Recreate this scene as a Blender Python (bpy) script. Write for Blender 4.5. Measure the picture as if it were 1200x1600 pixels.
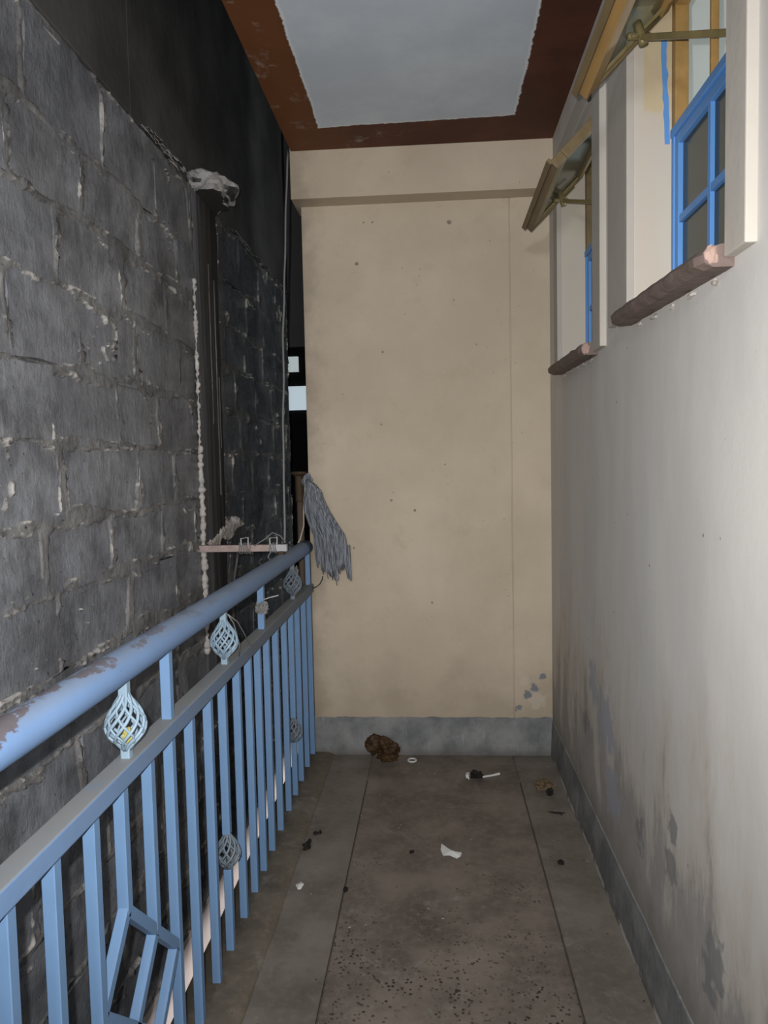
import bpy, math, random
from mathutils import Vector, Matrix, noise as mn

random.seed(7)
C = bpy.context.scene.collection
for o in list(bpy.data.objects):
    bpy.data.objects.remove(o)
scene = bpy.context.scene

# ------------------------------------------------------------------ camera
cam_d = bpy.data.cameras.new('camera')
cam = bpy.data.objects.new('camera', cam_d)
C.objects.link(cam)
cam_d.sensor_fit = 'VERTICAL'
cam_d.sensor_height = 24.0
cam_d.lens = 24.0 * 1152.5 / 1600.0
cam_d.clip_start = 0.02
def cam_axes(f=1152.5, vx=678.5, vy=726.0, roll=0.0167):
    d = Vector(((vx - 600) / f, -(vy - 800) / f, -1)).normalized()
    u = Vector((-roll, 1, 0)); u = (u - d * u.dot(d)).normalized()
    r = d.cross(u)
    return Matrix((r, d, u))
mw = cam_axes().to_4x4()
EYE = Vector((0, 0, 1.36))
mw.translation = EYE
cam.matrix_world = mw
scene.camera = cam

# ------------------------------------------------------------------ world, lights, exposure
w = bpy.data.worlds.new('night_sky'); scene.world = w
w.use_nodes = True
w.node_tree.nodes['Background'].inputs[0].default_value = (0.55, 0.65, 0.85, 1)
w.node_tree.nodes['Background'].inputs[1].default_value = 0.012
def lamp(name, kind, loc, energy, color, **kw):
    l = bpy.data.lights.new(name, kind); l.energy = energy; l.color = color
    for k, v in kw.items(): setattr(l, k, v)
    o = bpy.data.objects.new(name, l); C.objects.link(o); o.location = loc
    return o
# the phone's flash, beside the lens
fl = lamp('phone_flash', 'SPOT', (-0.034, 0.0, 1.400), 182.0, (1.0, 0.99, 0.98),
          spot_size=math.radians(122), spot_blend=1.0, shadow_soft_size=0.006)
fl.rotation_euler = (math.radians(88), 0, math.radians(2))
# unseen fill light added behind the camera for the ambient level
lb = lamp('corridor_fill', 'POINT', (-0.48, -2.3, 2.3), 138.0, (0.94, 0.97, 1.0), shadow_soft_size=0.2)
# unseen fill added to brighten the room behind the windows
lamp('room_fill', 'POINT', (2.2, 3.2, 1.7), 42.0, (0.95, 1.0, 0.98), shadow_soft_size=0.08)
al = lamp('lower_storey_fill', 'AREA', (-0.67, 3.2, -0.47), 2.3, (1.0, 0.96, 0.95), shape='RECTANGLE', size=0.08, size_y=3.6, spread=math.radians(70))  # unseen strip added under the slab edge, for glow from the storey below
al.rotation_euler = (0, math.radians(90), 0)
scene.view_settings.view_transform = 'Standard'
scene.view_settings.look = 'None'
scene.view_settings.gamma = 1.0
scene.view_settings.use_curve_mapping = False
scene.view_settings.exposure = 0.0

# ------------------------------------------------------------------ mesh helpers
class MB:
    def __init__(s): s.v = []; s.f = []
    def add(s, vs, fs):
        n = len(s.v); s.v += [tuple(v) for v in vs]; s.f += [tuple(i + n for i in f) for f in fs]; return s
    def box(s, a, b):
        (x0, y0, z0), (x1, y1, z1) = a, b
        return s.add([(x0,y0,z0),(x1,y0,z0),(x1,y1,z0),(x0,y1,z0),(x0,y0,z1),(x1,y0,z1),(x1,y1,z1),(x0,y1,z1)],
                     [(0,3,2,1),(4,5,6,7),(0,1,5,4),(1,2,6,5),(2,3,7,6),(3,0,4,7)])
    def bar(s, p, q, wd, ht, side=None):
        """square bar from p to q; wd along 'side', ht across"""
        p, q = Vector(p), Vector(q); d = (q - p).normalized()
        side = Vector(side) if side else Vector((1, 0, 0))
        a = (side - d * side.dot(d)).normalized(); b = d.cross(a)
        vs = []
        for c in (p, q):
            for i, j in ((-1,-1),(1,-1),(1,1),(-1,1)):
                vs.append(c + a * (i * wd / 2) + b * (j * ht / 2))
        return s.add(vs, [(3,2,1,0),(4,5,6,7),(0,1,5,4),(1,2,6,5),(2,3,7,6),(3,0,4,7)])
    def tube(s, pts, r, n=8, cap=True):
        pts = [Vector(p) for p in pts]; m = len(pts)
        rs = r if isinstance(r, (list, tuple)) else [r] * m
        base = len(s.v); up = Vector((0.31, 0.17, 0.93)); a = None
        for i, p in enumerate(pts):
            d = (pts[min(i + 1, m - 1)] - pts[max(i - 1, 0)])
            d = d.normalized() if d.length > 1e-9 else Vector((0, 0, 1))
            ref = a if a is not None else (up if abs(d.dot(up)) < .9 else Vector((1, 0, 0)))
            a = (ref - d * ref.dot(d)).normalized(); b = d.cross(a)
            for k in range(n):
                t = 2 * math.pi * k / n
                s.v.append(tuple(p + (a * math.cos(t) + b * math.sin(t)) * rs[i]))
        for i in range(m - 1):
            for k in range(n):
                k2 = (k + 1) % n
                s.f.append((base + i*n + k, base + i*n + k2, base + (i+1)*n + k2, base + (i+1)*n + k))
        if cap:
            s.f.append(tuple(base + k for k in reversed(range(n))))
            s.f.append(tuple(base + (m-1)*n + k for k in range(n)))
        return s
    def lathe(s, c, prof, n=20):
        """profile of (radius, z) around the vertical through c"""
        base = len(s.v)
        for r, z in prof:
            for k in range(n):
                t = 2 * math.pi * k / n
                s.v.append((c[0] + r*math.cos(t), c[1] + r*math.sin(t), c[2] + z))
        for i in range(len(prof) - 1):
            for k in range(n):
                k2 = (k+1) % n
                s.f.append((base+i*n+k, base+i*n+k2, base+(i+1)*n+k2, base+(i+1)*n+k))
        s.f.append(tuple(base + k for k in reversed(range(n))))
        s.f.append(tuple(base + (len(prof)-1)*n + k for k in range(n)))
        return s
    def build(s, name, m, parent=None, smooth=False, bevel=0, seg=2, loc=None):
        me = bpy.data.meshes.new(name); 
        L = Vector(loc) if loc else None
        me.from_pydata([tuple(Vector(v) - L) for v in s.v] if L else s.v, [], s.f); me.update()
        o = bpy.data.objects.new(name, me); C.objects.link(o)
        if m: me.materials.append(m)
        if smooth: me.polygons.foreach_set('use_smooth', [True] * len(me.polygons))
        if bevel:
            b = o.modifiers.new('bevel', 'BEVEL'); b.width = bevel; b.segments = seg; b.limit_method = 'ANGLE'
        if parent:
            o.parent = parent
            base = Vector((0, 0, 0)); q = parent
            while q: base += q.location; q = q.parent
            o.location = (L or Vector((0,0,0))) - base
        elif L: o.location = L
        return o
def tag(o, label=None, cat=None, group=None, kind=None):
    if label: o['label'] = label
    if cat: o['category'] = cat
    if group: o['group'] = group
    if kind: o['kind'] = kind
    return o
def empty(name, loc, label=None, cat=None, group=None, kind=None):
    o = bpy.data.objects.new(name, None); C.objects.link(o); o.location = loc; o.empty_display_size = .05
    return tag(o, label, cat, group, kind)
def lump(c, size, seed, amp=.25, freq=3., sub=3, squash_bottom=None):
    """irregular blob as verts/faces in MB"""
    import bmesh
    bm = bmesh.new(); bmesh.ops.create_icosphere(bm, subdivisions=sub, radius=1)
    mb = MB(); off = Vector((seed * 7.3, seed * 3.1, seed * 1.7))
    vs = []
    for v in bm.verts:
        p = v.co.copy(); k = 1 + amp * mn.noise(p * freq * .5 + off) * 2 + amp * .6 * mn.noise(p * freq * 1.7 + off)
        q = Vector((p.x * size[0] * k, p.y * size[1] * k, p.z * size[2] * k))
        if squash_bottom is not None: q.z = max(q.z, squash_bottom)
        vs.append(Vector(c) + q)
    bm.verts.index_update()
    mb.add(vs, [tuple(v.index for v in f.verts) for f in bm.faces]); bm.free()
    return mb

# ------------------------------------------------------------------ material helpers
class NT:
    def __init__(s, name):
        s.m = bpy.data.materials.new(name); s.m.use_nodes = True
        s.t = s.m.node_tree; s.b = s.t.nodes['Principled BSDF']; s.co = s.t.nodes.new('ShaderNodeTexCoord')
        s.b.inputs['Specular IOR Level'].default_value = .3
    def n(s, k): return s.t.nodes.new(k)
    def put(s, sock, v):
        if hasattr(v, 'is_linked') or isinstance(v, bpy.types.NodeSocket): s.t.links.new(v, sock)
        elif isinstance(v, (tuple, list)) and len(v) == 3 and sock.type == 'RGBA': sock.default_value = (*v, 1)
        else: sock.default_value = v
    def vec(s, scale=(1,1,1), loc=(0,0,0)):
        mp = s.n('ShaderNodeMapping'); s.t.links.new(s.co.outputs['Object'], mp.inputs[0])
        mp.inputs['Scale'].default_value = scale; mp.inputs['Location'].default_value = loc
        return mp.outputs[0]
    def noise(s, scale, detail=4, rough=.55, vec=None, dist=0):
        q = s.n('ShaderNodeTexNoise'); q.inputs['Scale'].default_value = scale; q.inputs['Detail'].default_value = detail
        q.inputs['Roughness'].default_value = rough; q.inputs['Distortion'].default_value = dist
        s.t.links.new(vec or s.co.outputs['Object'], q.inputs['Vector']); return q.outputs['Fac']
    def voro(s, scale, vec=None, feature='F1'):
        q = s.n('ShaderNodeTexVoronoi'); q.inputs['Scale'].default_value = scale; q.feature = feature
        s.t.links.new(vec or s.co.outputs['Object'], q.inputs['Vector']); return q
    def ramp(s, fac, a, b):
        q = s.n('ShaderNodeMapRange'); q.interpolation_type = 'SMOOTHSTEP'
        s.put(q.inputs['Value'], fac); q.inputs['From Min'].default_value = a; q.inputs['From Max'].default_value = b
        return q.outputs[0]
    def mix(s, fac, a, b, mode='MIX'):
        q = s.n('ShaderNodeMix'); q.data_type = 'RGBA'; q.blend_type = mode
        s.put(q.inputs[0], fac); s.put(q.inputs[6], a); s.put(q.inputs[7], b); return q.outputs[2]
    def math(s, op, a, b=0., c=None):
        q = s.n('ShaderNodeMath'); q.operation = op; s.put(q.inputs[0], a); s.put(q.inputs[1], b)
        if c is not None: s.put(q.inputs[2], c)
        return q.outputs[0]
    def xyz(s, vec=None):
        q = s.n('ShaderNodeSeparateXYZ'); s.t.links.new(vec or s.co.outputs['Object'], q.inputs[0]); return q.outputs
    def normal_z(s):
        g = s.n('ShaderNodeNewGeometry'); return s.xyz(g.outputs['Normal'])[2]
    def attr(s, name):
        a = s.n('ShaderNodeAttribute'); a.attribute_name = name; return a.outputs['Fac']
    def spot(s, p, r, rag=.6, nscale=60):
        """ragged spot mask round point p"""
        v = s.n('ShaderNodeVectorMath'); v.operation = 'DISTANCE'
        s.t.links.new(s.co.outputs['Object'], v.inputs[0]); v.inputs[1].default_value = p
        d = s.math('ADD', v.outputs['Value'], s.math('MULTIPLY', s.math('SUBTRACT', s.noise(nscale, 3), .5), r * rag * 2))
        return s.ramp(d, r, r * .55)
    def bump(s, h, strength=.3, dist=.01):
        q = s.n('ShaderNodeBump'); q.inputs['Strength'].default_value = strength; q.inputs['Distance'].default_value = dist
        s.put(q.inputs['Height'], h); s.t.links.new(q.outputs[0], s.b.inputs['Normal']); return s
    def out(s, col, rough=.7, metal=0., spec=.3):
        s.put(s.b.inputs['Base Color'], col); s.put(s.b.inputs['Roughness'], rough)
        s.b.inputs['Metallic'].default_value = metal; s.b.inputs['Specular IOR Level'].default_value = spec
        return s.m

def plain(name, col, rough=.6, spec=.3, metal=0, var=.12, scale=30, bump=.1, bdist=.003):
    t = NT(name); nz = t.noise(scale, 5)
    dark = tuple(c * (1 - var * 2) for c in col); lite = tuple(min(1, c * (1 + var)) for c in col)
    t.bump(t.noise(scale * 3, 4), bump, bdist)
    return t.out(t.mix(nz, dark, lite), rough, metal, spec)

def m_end_wall():
    t = NT('cream_plaster_end'); p = t.xyz()
    big = t.noise(2.2, 5, .6); fine = t.noise(45, 4)
    col = t.mix(t.ramp(big, .3, .75), (.475, .397, .30), (.56, .472, .365))
    col = t.mix(t.math('MULTIPLY', t.ramp(t.noise(7, 6, .75), .52, .75), .45), col, (.41, .325, .24))
    # grime low on the wall and at the left edge
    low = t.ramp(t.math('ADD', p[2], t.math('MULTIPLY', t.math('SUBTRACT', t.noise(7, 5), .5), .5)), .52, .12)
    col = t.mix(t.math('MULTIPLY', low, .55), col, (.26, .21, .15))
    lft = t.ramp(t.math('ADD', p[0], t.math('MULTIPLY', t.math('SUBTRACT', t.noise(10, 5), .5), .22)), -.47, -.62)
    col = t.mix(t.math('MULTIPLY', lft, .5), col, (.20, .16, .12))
    for q, r in (((.086,3.403,2.446),.02),((-.337,3.403,2.279),.016),((-.301,3.403,2.46),.009),((-.262,3.403,2.46),.008),
                 ((-.226,3.403,1.879),.011),((-.093,3.403,1.152),.013),((-.24,3.403,1.55),.009),((.05,3.403,1.36),.008),
                 ((-.20,3.403,1.20),.012),((.2,3.403,1.9),.007),((-.02,3.403,.72),.010),((.10,3.403,2.1),.007),((-.38,3.403,.98),.01)):
        col = t.mix(t.math('MULTIPLY', t.spot(q, r * .62), .7), col, (.12, .10, .085))
    sp = t.voro(26).outputs['Distance']
    col = t.mix(t.math('MULTIPLY', t.ramp(sp, .09, .04), t.ramp(t.noise(5, 2), .52, .64)), col, (.22, .17, .12))
    # peeled patch showing grey cement at the bottom right
    for q, r in (((.372,3.40,.22),.022),((.415,3.40,.285),.03),((.445,3.40,.315),.03),((.485,3.40,.37),.024)):
        col = t.mix(t.spot(q, r * .8, 1.0, 40), col, (.18, .185, .20))
    for q, r in (((.46,3.40,.26),.05),((.40,3.40,.35),.03)):
        col = t.mix(t.math('MULTIPLY', t.spot(q, r, 1.0, 30), .4), col, (.52, .47, .40))
    t.bump(t.math('ADD', t.noise(18, 6, .6), t.math('MULTIPLY', fine, .4)), .22, .006)
    return t.out(col, .75, 0, .2)
def m_right_wall():
    t = NT('cream_plaster_side'); p = t.xyz()
    st = t.noise(1, 6, .62, t.vec((4, 4.5, 1.3)))
    col = t.mix(t.ramp(st, .35, .7), (.535, .515, .487), (.605, .58, .545))
    blu = t.noise(1, 5, .6, t.vec((3, 3, .8), (4, 2, 1)))
    col = t.mix(t.math('MULTIPLY', t.ramp(blu, .5, .72), .45), col, (.50, .515, .525))
    # peeled and stained paint towards the floor, running in vertical tongues
    tong = t.noise(1, 7, .7, t.vec((9, 7, 2.2), (1, 5, 2)))
    h = t.math('ADD', p[2], t.math('MULTIPLY', t.math('SUBTRACT', tong, .5), 1.7))
    patch = t.ramp(h, .56, .32)
    col = t.mix(t.math('MULTIPLY', t.ramp(h, .95, .3), .6), col, (.43, .36, .275))
    col = t.mix(t.math('MULTIPLY', patch, .65), col, t.mix(t.noise(14, 4), (.17, .17, .17), (.33, .325, .33)))
    for q, r in (((.53,2.33,.53),.11),((.53,2.52,.60),.07),((.53,2.25,.34),.09)):
        col = t.mix(t.math('MULTIPLY', t.spot(q, r * 1.2, 1.2, 17), .85), col, (.35, .355, .40))
    for q, r in (((.53,2.65,.42),.05),((.53,1.68,.52),.05),((.53,1.69,.42),.045),((.53,1.42,.36),.08),((.53,1.95,.37),.05)):
        col = t.mix(t.math('MULTIPLY', t.spot(q, r, 1.5, 26), .7), col, (.18, .185, .19))
    bot = t.ramp(t.math('ADD', p[2], t.math('MULTIPLY', t.math('SUBTRACT', t.noise(9, 5), .5), .35)), .3, .1)
    col = t.mix(t.math('MULTIPLY', bot, .7), col, (.21, .19, .16))
    sp = t.voro(14).outputs['Distance']
    col = t.mix(t.math('MULTIPLY', t.ramp(sp, .075, .03), t.ramp(t.noise(4, 2), .5, .6)), col, (.2, .18, .16))
    col = t.mix(t.ramp(p[0], .5295, .531), col, t.mix(st, (.47, .42, .35), (.54, .48, .405)))
    # fresh cement repair on the reveal beside the top sash
    cem = t.math('MULTIPLY', t.ramp(p[0], .548, .556), t.math('MULTIPLY', t.ramp(t.math('ADD', p[2], t.math('MULTIPLY', t.noise(20, 3), .05)), 2.27, 2.29), t.ramp(p[1], 2.01, 2.0)))
    col = t.mix(t.math('MULTIPLY', cem, .8), col, (.50, .40, .24))
    t.bump(t.math('ADD', t.noise(12, 6, .6), t.math('MULTIPLY', t.noise(70, 3), .3)), .14, .006)
    return t.out(col, .7, 0, .25)
def m_trim():
    t = NT('pale_cream_plaster'); st = t.noise(9, 5, .6)
    t.bump(t.noise(25, 5), .25, .005)
    return t.out(t.mix(st, (.385, .355, .315), (.46, .425, .375)), .7, 0, .2)
def far_falloff(t):
    """flash falloff painted into the sooty colour, darker towards the closed end"""
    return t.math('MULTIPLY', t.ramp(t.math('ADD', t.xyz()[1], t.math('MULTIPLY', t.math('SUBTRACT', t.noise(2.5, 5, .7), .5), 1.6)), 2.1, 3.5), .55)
def m_stone():
    t = NT('sooty_black_stone')
    oi = t.n('ShaderNodeObjectInfo').outputs['Random']
    a = t.noise(7, 6, .62); st = t.noise(1, 7, .7, t.vec((24, 20, 8)), .4)
    col = t.mix(t.ramp(a, .3, .72), (.095, .098, .106), (.265, .275, .297))
    col = t.mix(t.math('MULTIPLY', oi, .5), col, (.145, .152, .175))
    col = t.mix(t.math('MULTIPLY', t.ramp(st, .54, .74), .6), col, (.27, .265, .26))
    col = t.mix(t.ramp(t.noise(60, 3), .66, .74), col, (.045, .045, .05))
    col = t.mix(t.math('MULTIPLY', t.ramp(t.noise(5, 5, .7, t.vec((1,1,1),(3,9,4))), .6, .78), .5), col, (.17, .15, .13))
    big = t.noise(2.6, 5, .65)
    col = t.mix(t.math('MULTIPLY', t.ramp(big, .48, .68), .45), col, (.29, .298, .31))
    col = t.mix(t.math('MULTIPLY', t.ramp(t.noise(3.1, 5, .65, t.vec((1,1,1),(7,1,3))), .5, .7), .5), col, (.085, .083, .083))
    col = t.mix(far_falloff(t), col, (.022, .023, .027))
    t.bump(t.math('ADD', st, t.math('MULTIPLY', t.noise(26, 6, .7), .9)), .5, .012)
    return t.out(col, t.ramp(t.noise(12, 3), 0, 1.6), 0, .32)
def m_mortar():
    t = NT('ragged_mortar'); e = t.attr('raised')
    a = t.noise(7, 6, .62); st = t.noise(1, 7, .7, t.vec((24, 20, 8)), .4)
    d = t.mix(t.ramp(a, .3, .72), (.11, .108, .106), (.25, .243, .235))
    d = t.mix(t.math('MULTIPLY', t.ramp(st, .52, .74), .55), d, (.29, .275, .26))
    d = t.mix(t.ramp(t.noise(50, 3), .66, .74), d, (.05, .048, .046))
    d = t.mix(far_falloff(t), d, (.024, .024, .026))
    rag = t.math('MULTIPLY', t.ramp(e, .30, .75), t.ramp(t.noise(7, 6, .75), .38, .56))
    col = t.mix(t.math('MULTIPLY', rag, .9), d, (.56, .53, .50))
    t.bump(t.noise(55, 6, .7), .6, .012)
    return t.out(col, .8, 0, .2)
def m_band():
    t = NT('smooth_dark_concrete'); a = t.noise(3, 5, .6); s = t.noise(1, 5, .6, t.vec((14, 14, 1.4)))
    col = t.mix(t.ramp(a, .3, .7), (.050, .050, .050), (.095, .094, .092))
    col = t.mix(t.math('MULTIPLY', t.ramp(s, .5, .8), .4), col, (.09, .09, .092))
    t.bump(t.math('ADD', s, t.noise(30, 4)), .3, .006)
    return t.out(col, .7, 0, .25)
def m_column():
    t = NT('streaked_dark_render'); s = t.noise(1, 6, .7, t.vec((40, 34, .9))); a = t.noise(6, 4)
    col = t.mix(t.ramp(s, .4, .72), (.028, .027, .027), (.085, .085, .092))
    col = t.mix(t.math('MULTIPLY', t.ramp(s, .72, .8), .6), col, (.2, .2, .2))
    t.bump(s, .5, .01)
    return t.out(col, .6, 0, .3)
def m_floor(name, a, b, chips):
    t = NT(name); p = t.xyz()
    big = t.noise(4, 6, .65); fine = t.noise(38, 5, .6)
    col = t.mix(t.ramp(big, .3, .72), a, b)
    col = t.mix(t.math('MULTIPLY', t.ramp(fine, .45, .75), .5), col, (.215, .172, .138))
    if chips:
        v = t.voro(74); 
        area = t.ramp(t.math('SUBTRACT', t.noise(5, 4), t.math('MULTIPLY', t.math('SUBTRACT', p[1], 1.75), .28)), .30, .55)
        keep = t.ramp(t.noise(31, 3), .40, .54)
        col = t.mix(t.math('MULTIPLY', t.math('MULTIPLY', t.ramp(t.math('ADD', v.outputs['Distance'], t.math('MULTIPLY', t.noise(150, 2), .35)), .56, .43), area), keep), col, (.030, .024, .02))
    v2 = t.voro(22)
    col = t.mix(t.math('MULTIPLY', t.ramp(v2.outputs['Distance'], .10, .05), t.ramp(t.noise(6, 2), .45, .55)), col, (.03, .027, .022))
    v3 = t.voro(17, t.vec((1,1,1),(.3,.7,.2)))
    col = t.mix(t.math('MULTIPLY', t.ramp(v3.outputs['Distance'], .085, .05), t.ramp(t.noise(5, 2), .5, .6)), col, (.40, .36, .32))
    col = t.mix(t.math('MULTIPLY', t.ramp(t.noise(6, 6, .75, t.vec((1,1,1),(5,2,8))), .54, .72), .5), col, (.05, .042, .034))
    # worn pale scuffs
    col = t.mix(t.math('MULTIPLY', t.ramp(t.noise(7, 6, .75, None, .6), .55, .74), .55), col, (.27, .25, .23))
    t.bump(t.math('ADD', t.noise(30, 5), fine), .25, .004)
    return t.out(col, .62, 0, .3)
def m_cement():
    t = NT('grey_cement_skirting'); a = t.noise(8, 6, .65); 
    col = t.mix(t.ramp(a, .3, .7), (.12, .125, .128), (.24, .24, .235))
    col = t.mix(t.math('MULTIPLY', t.ramp(t.noise(1, 5, .6, t.vec((30, 30, 4))), .6, .75), .5), col, (.42, .42, .42))
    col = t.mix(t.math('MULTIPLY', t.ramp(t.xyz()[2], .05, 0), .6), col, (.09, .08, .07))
    p = t.xyz(); n2 = t.noise(1, 5, .7, t.vec((12, 9, 12)))
    splash = t.math('MULTIPLY', t.ramp(t.math('ADD', p[2], t.math('MULTIPLY', t.math('SUBTRACT', t.noise(24, 4), .5), .03)), .022, .010), t.math('MULTIPLY', t.ramp(n2, .40, .56), t.ramp(p[0], .50, .51)))
    col = t.mix(t.math('MULTIPLY', splash, .9), col, (.50, .49, .48))
    t.bump(t.noise(26, 6, .7), .45, .008)
    return t.out(col, .7, 0, .25)
def m_ceiling():
    t = NT('ceiling_paint'); p = t.xyz()
    nz = t.math('MULTIPLY', t.math('SUBTRACT', t.noise(40, 5, .7), .5), .018)
    nz2 = t.math('MULTIPLY', t.math('SUBTRACT', t.noise(5, 3), .5), .022)
    w_ = t.math('ADD', nz, nz2)
    # distance inside the white panel: left x>-.449, right x<.345, back y<3.07
    dl = t.math('SUBTRACT', p[0], -.449); dr = t.math('SUBTRACT', .345, p[0]); db = t.math('SUBTRACT', 3.075, t.math('ADD', p[1], t.math('MULTIPLY', p[0], .03)))
    d = t.math('ADD', t.math('MINIMUM', t.math('MINIMUM', dl, dr), db), w_)
    white = t.mix(t.ramp(t.noise(3.5, 6, .65), .35, .7), (.52, .575, .64), (.60, .66, .72))
    white = t.mix(t.math('MULTIPLY', t.ramp(t.noise(6, 5, .7), .56, .75), .25), white, (.44, .46, .46))
    brown = t.mix(t.ramp(t.noise(6, 5), .35, .7), (.070, .024, .014), (.105, .036, .019))
    brown = t.mix(t.ramp(p[0], -.2, -.55), brown, t.mix(t.noise(7, 5), (.115, .042, .015), (.165, .062, .021)))
    smear = t.math('MULTIPLY', t.ramp(t.noise(8, 5, .7, None, .2), .56, .74), t.ramp(p[0], .15, -.3))
    brown = t.mix(t.math('MULTIPLY', smear, .55), brown, (.38, .33, .30))
    edge = t.math('MULTIPLY', t.ramp(d, -.004, .002), t.ramp(d, .012, .004))
    col = t.mix(t.ramp(d, -.002, .002), brown, white)
    col = t.mix(t.math('MULTIPLY', edge, .6), col, (.78, .80, .82))
    t.bump(t.noise(20, 5), .2, .004)
    return t.out(col, .6, 0, .25)
def m_blue(name, base=(.155, .32, .60), dust=.0, rust=.0):
    t = NT(name); nz = t.normal_z(); p = t.xyz()
    col = t.mix(t.noise(9, 5), tuple(c * .88 for c in base), tuple(min(1, c * 1.1) for c in base))
    grime = t.ramp(t.math('ADD', p[1], t.math('MULTIPLY', t.math('SUBTRACT', t.noise(6, 4), .5), .5)), 0.3, 2.6)
    if dust:
        col = t.mix(t.math('MULTIPLY', grime, dust), col, (.13, .145, .16))
        top = t.math('MULTIPLY', t.ramp(nz, .35, .95), t.ramp(t.noise(14, 5), .1, .5))
        col = t.mix(t.math('MULTIPLY', top, min(1, dust * 1.05)), col, (.235, .235, .225))
    if rust:
        r1 = t.ramp(t.math('ADD', t.noise(14, 6, .7, t.vec((1, .6, 1))), t.math('MULTIPLY', nz, .15)), .665, .70)
        r1 = t.math('MULTIPLY', r1, t.ramp(p[1], 2.3, .9))
        col = t.mix(t.math('MULTIPLY', r1, rust), col, t.mix(t.noise(40, 4), (.08, .05, .038), (.14, .10, .08)))
    t.bump(t.noise(40, 5), .15, .003)
    return t.out(col, t.math('ADD', t.math('MULTIPLY', grime, .2 if dust else 0), .5), 0, .4)
def m_wood(name, a, b):
    t = NT(name); g = t.noise(1, 6, .6, t.vec((40, 5, 40)))
    t.bump(g, .3, .004)
    return t.out(t.mix(g, a, b), .5, 0, .35)
def m_glass(name, tint, alpha):
    """dirty window glass: clear glass under a film of grime"""
    t = NT(name); tr = t.n('ShaderNodeBsdfTransparent'); tr.inputs[0].default_value = (.8, .84, .8, 1)
    t.put(t.b.inputs['Base Color'], tint); t.b.inputs['Roughness'].default_value = .12
    mx = t.n('ShaderNodeMixShader')
    t.put(mx.inputs[0], t.ramp(t.noise(5, 4), alpha - .9, alpha + .6) if alpha < 1 else 1.)
    mx.inputs[0].default_value = alpha
    for l in list(mx.inputs[0].links): t.t.links.remove(l)
    t.t.links.new(tr.outputs[0], mx.inputs[1]); t.t.links.new(t.b.outputs[0], mx.inputs[2])
    t.t.links.new(mx.outputs[0], t.t.nodes['Material Output'].inputs[0])
    return t.m
def m_emit(name, col, s):
    t = NT(name); t.put(t.b.inputs['Base Color'], col); t.put(t.b.inputs['Emission Color'], t.mix(t.noise(2, 3), tuple(c*.9 for c in col), col))
    t.b.inputs['Emission Strength'].default_value = s
    return t.m

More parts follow.
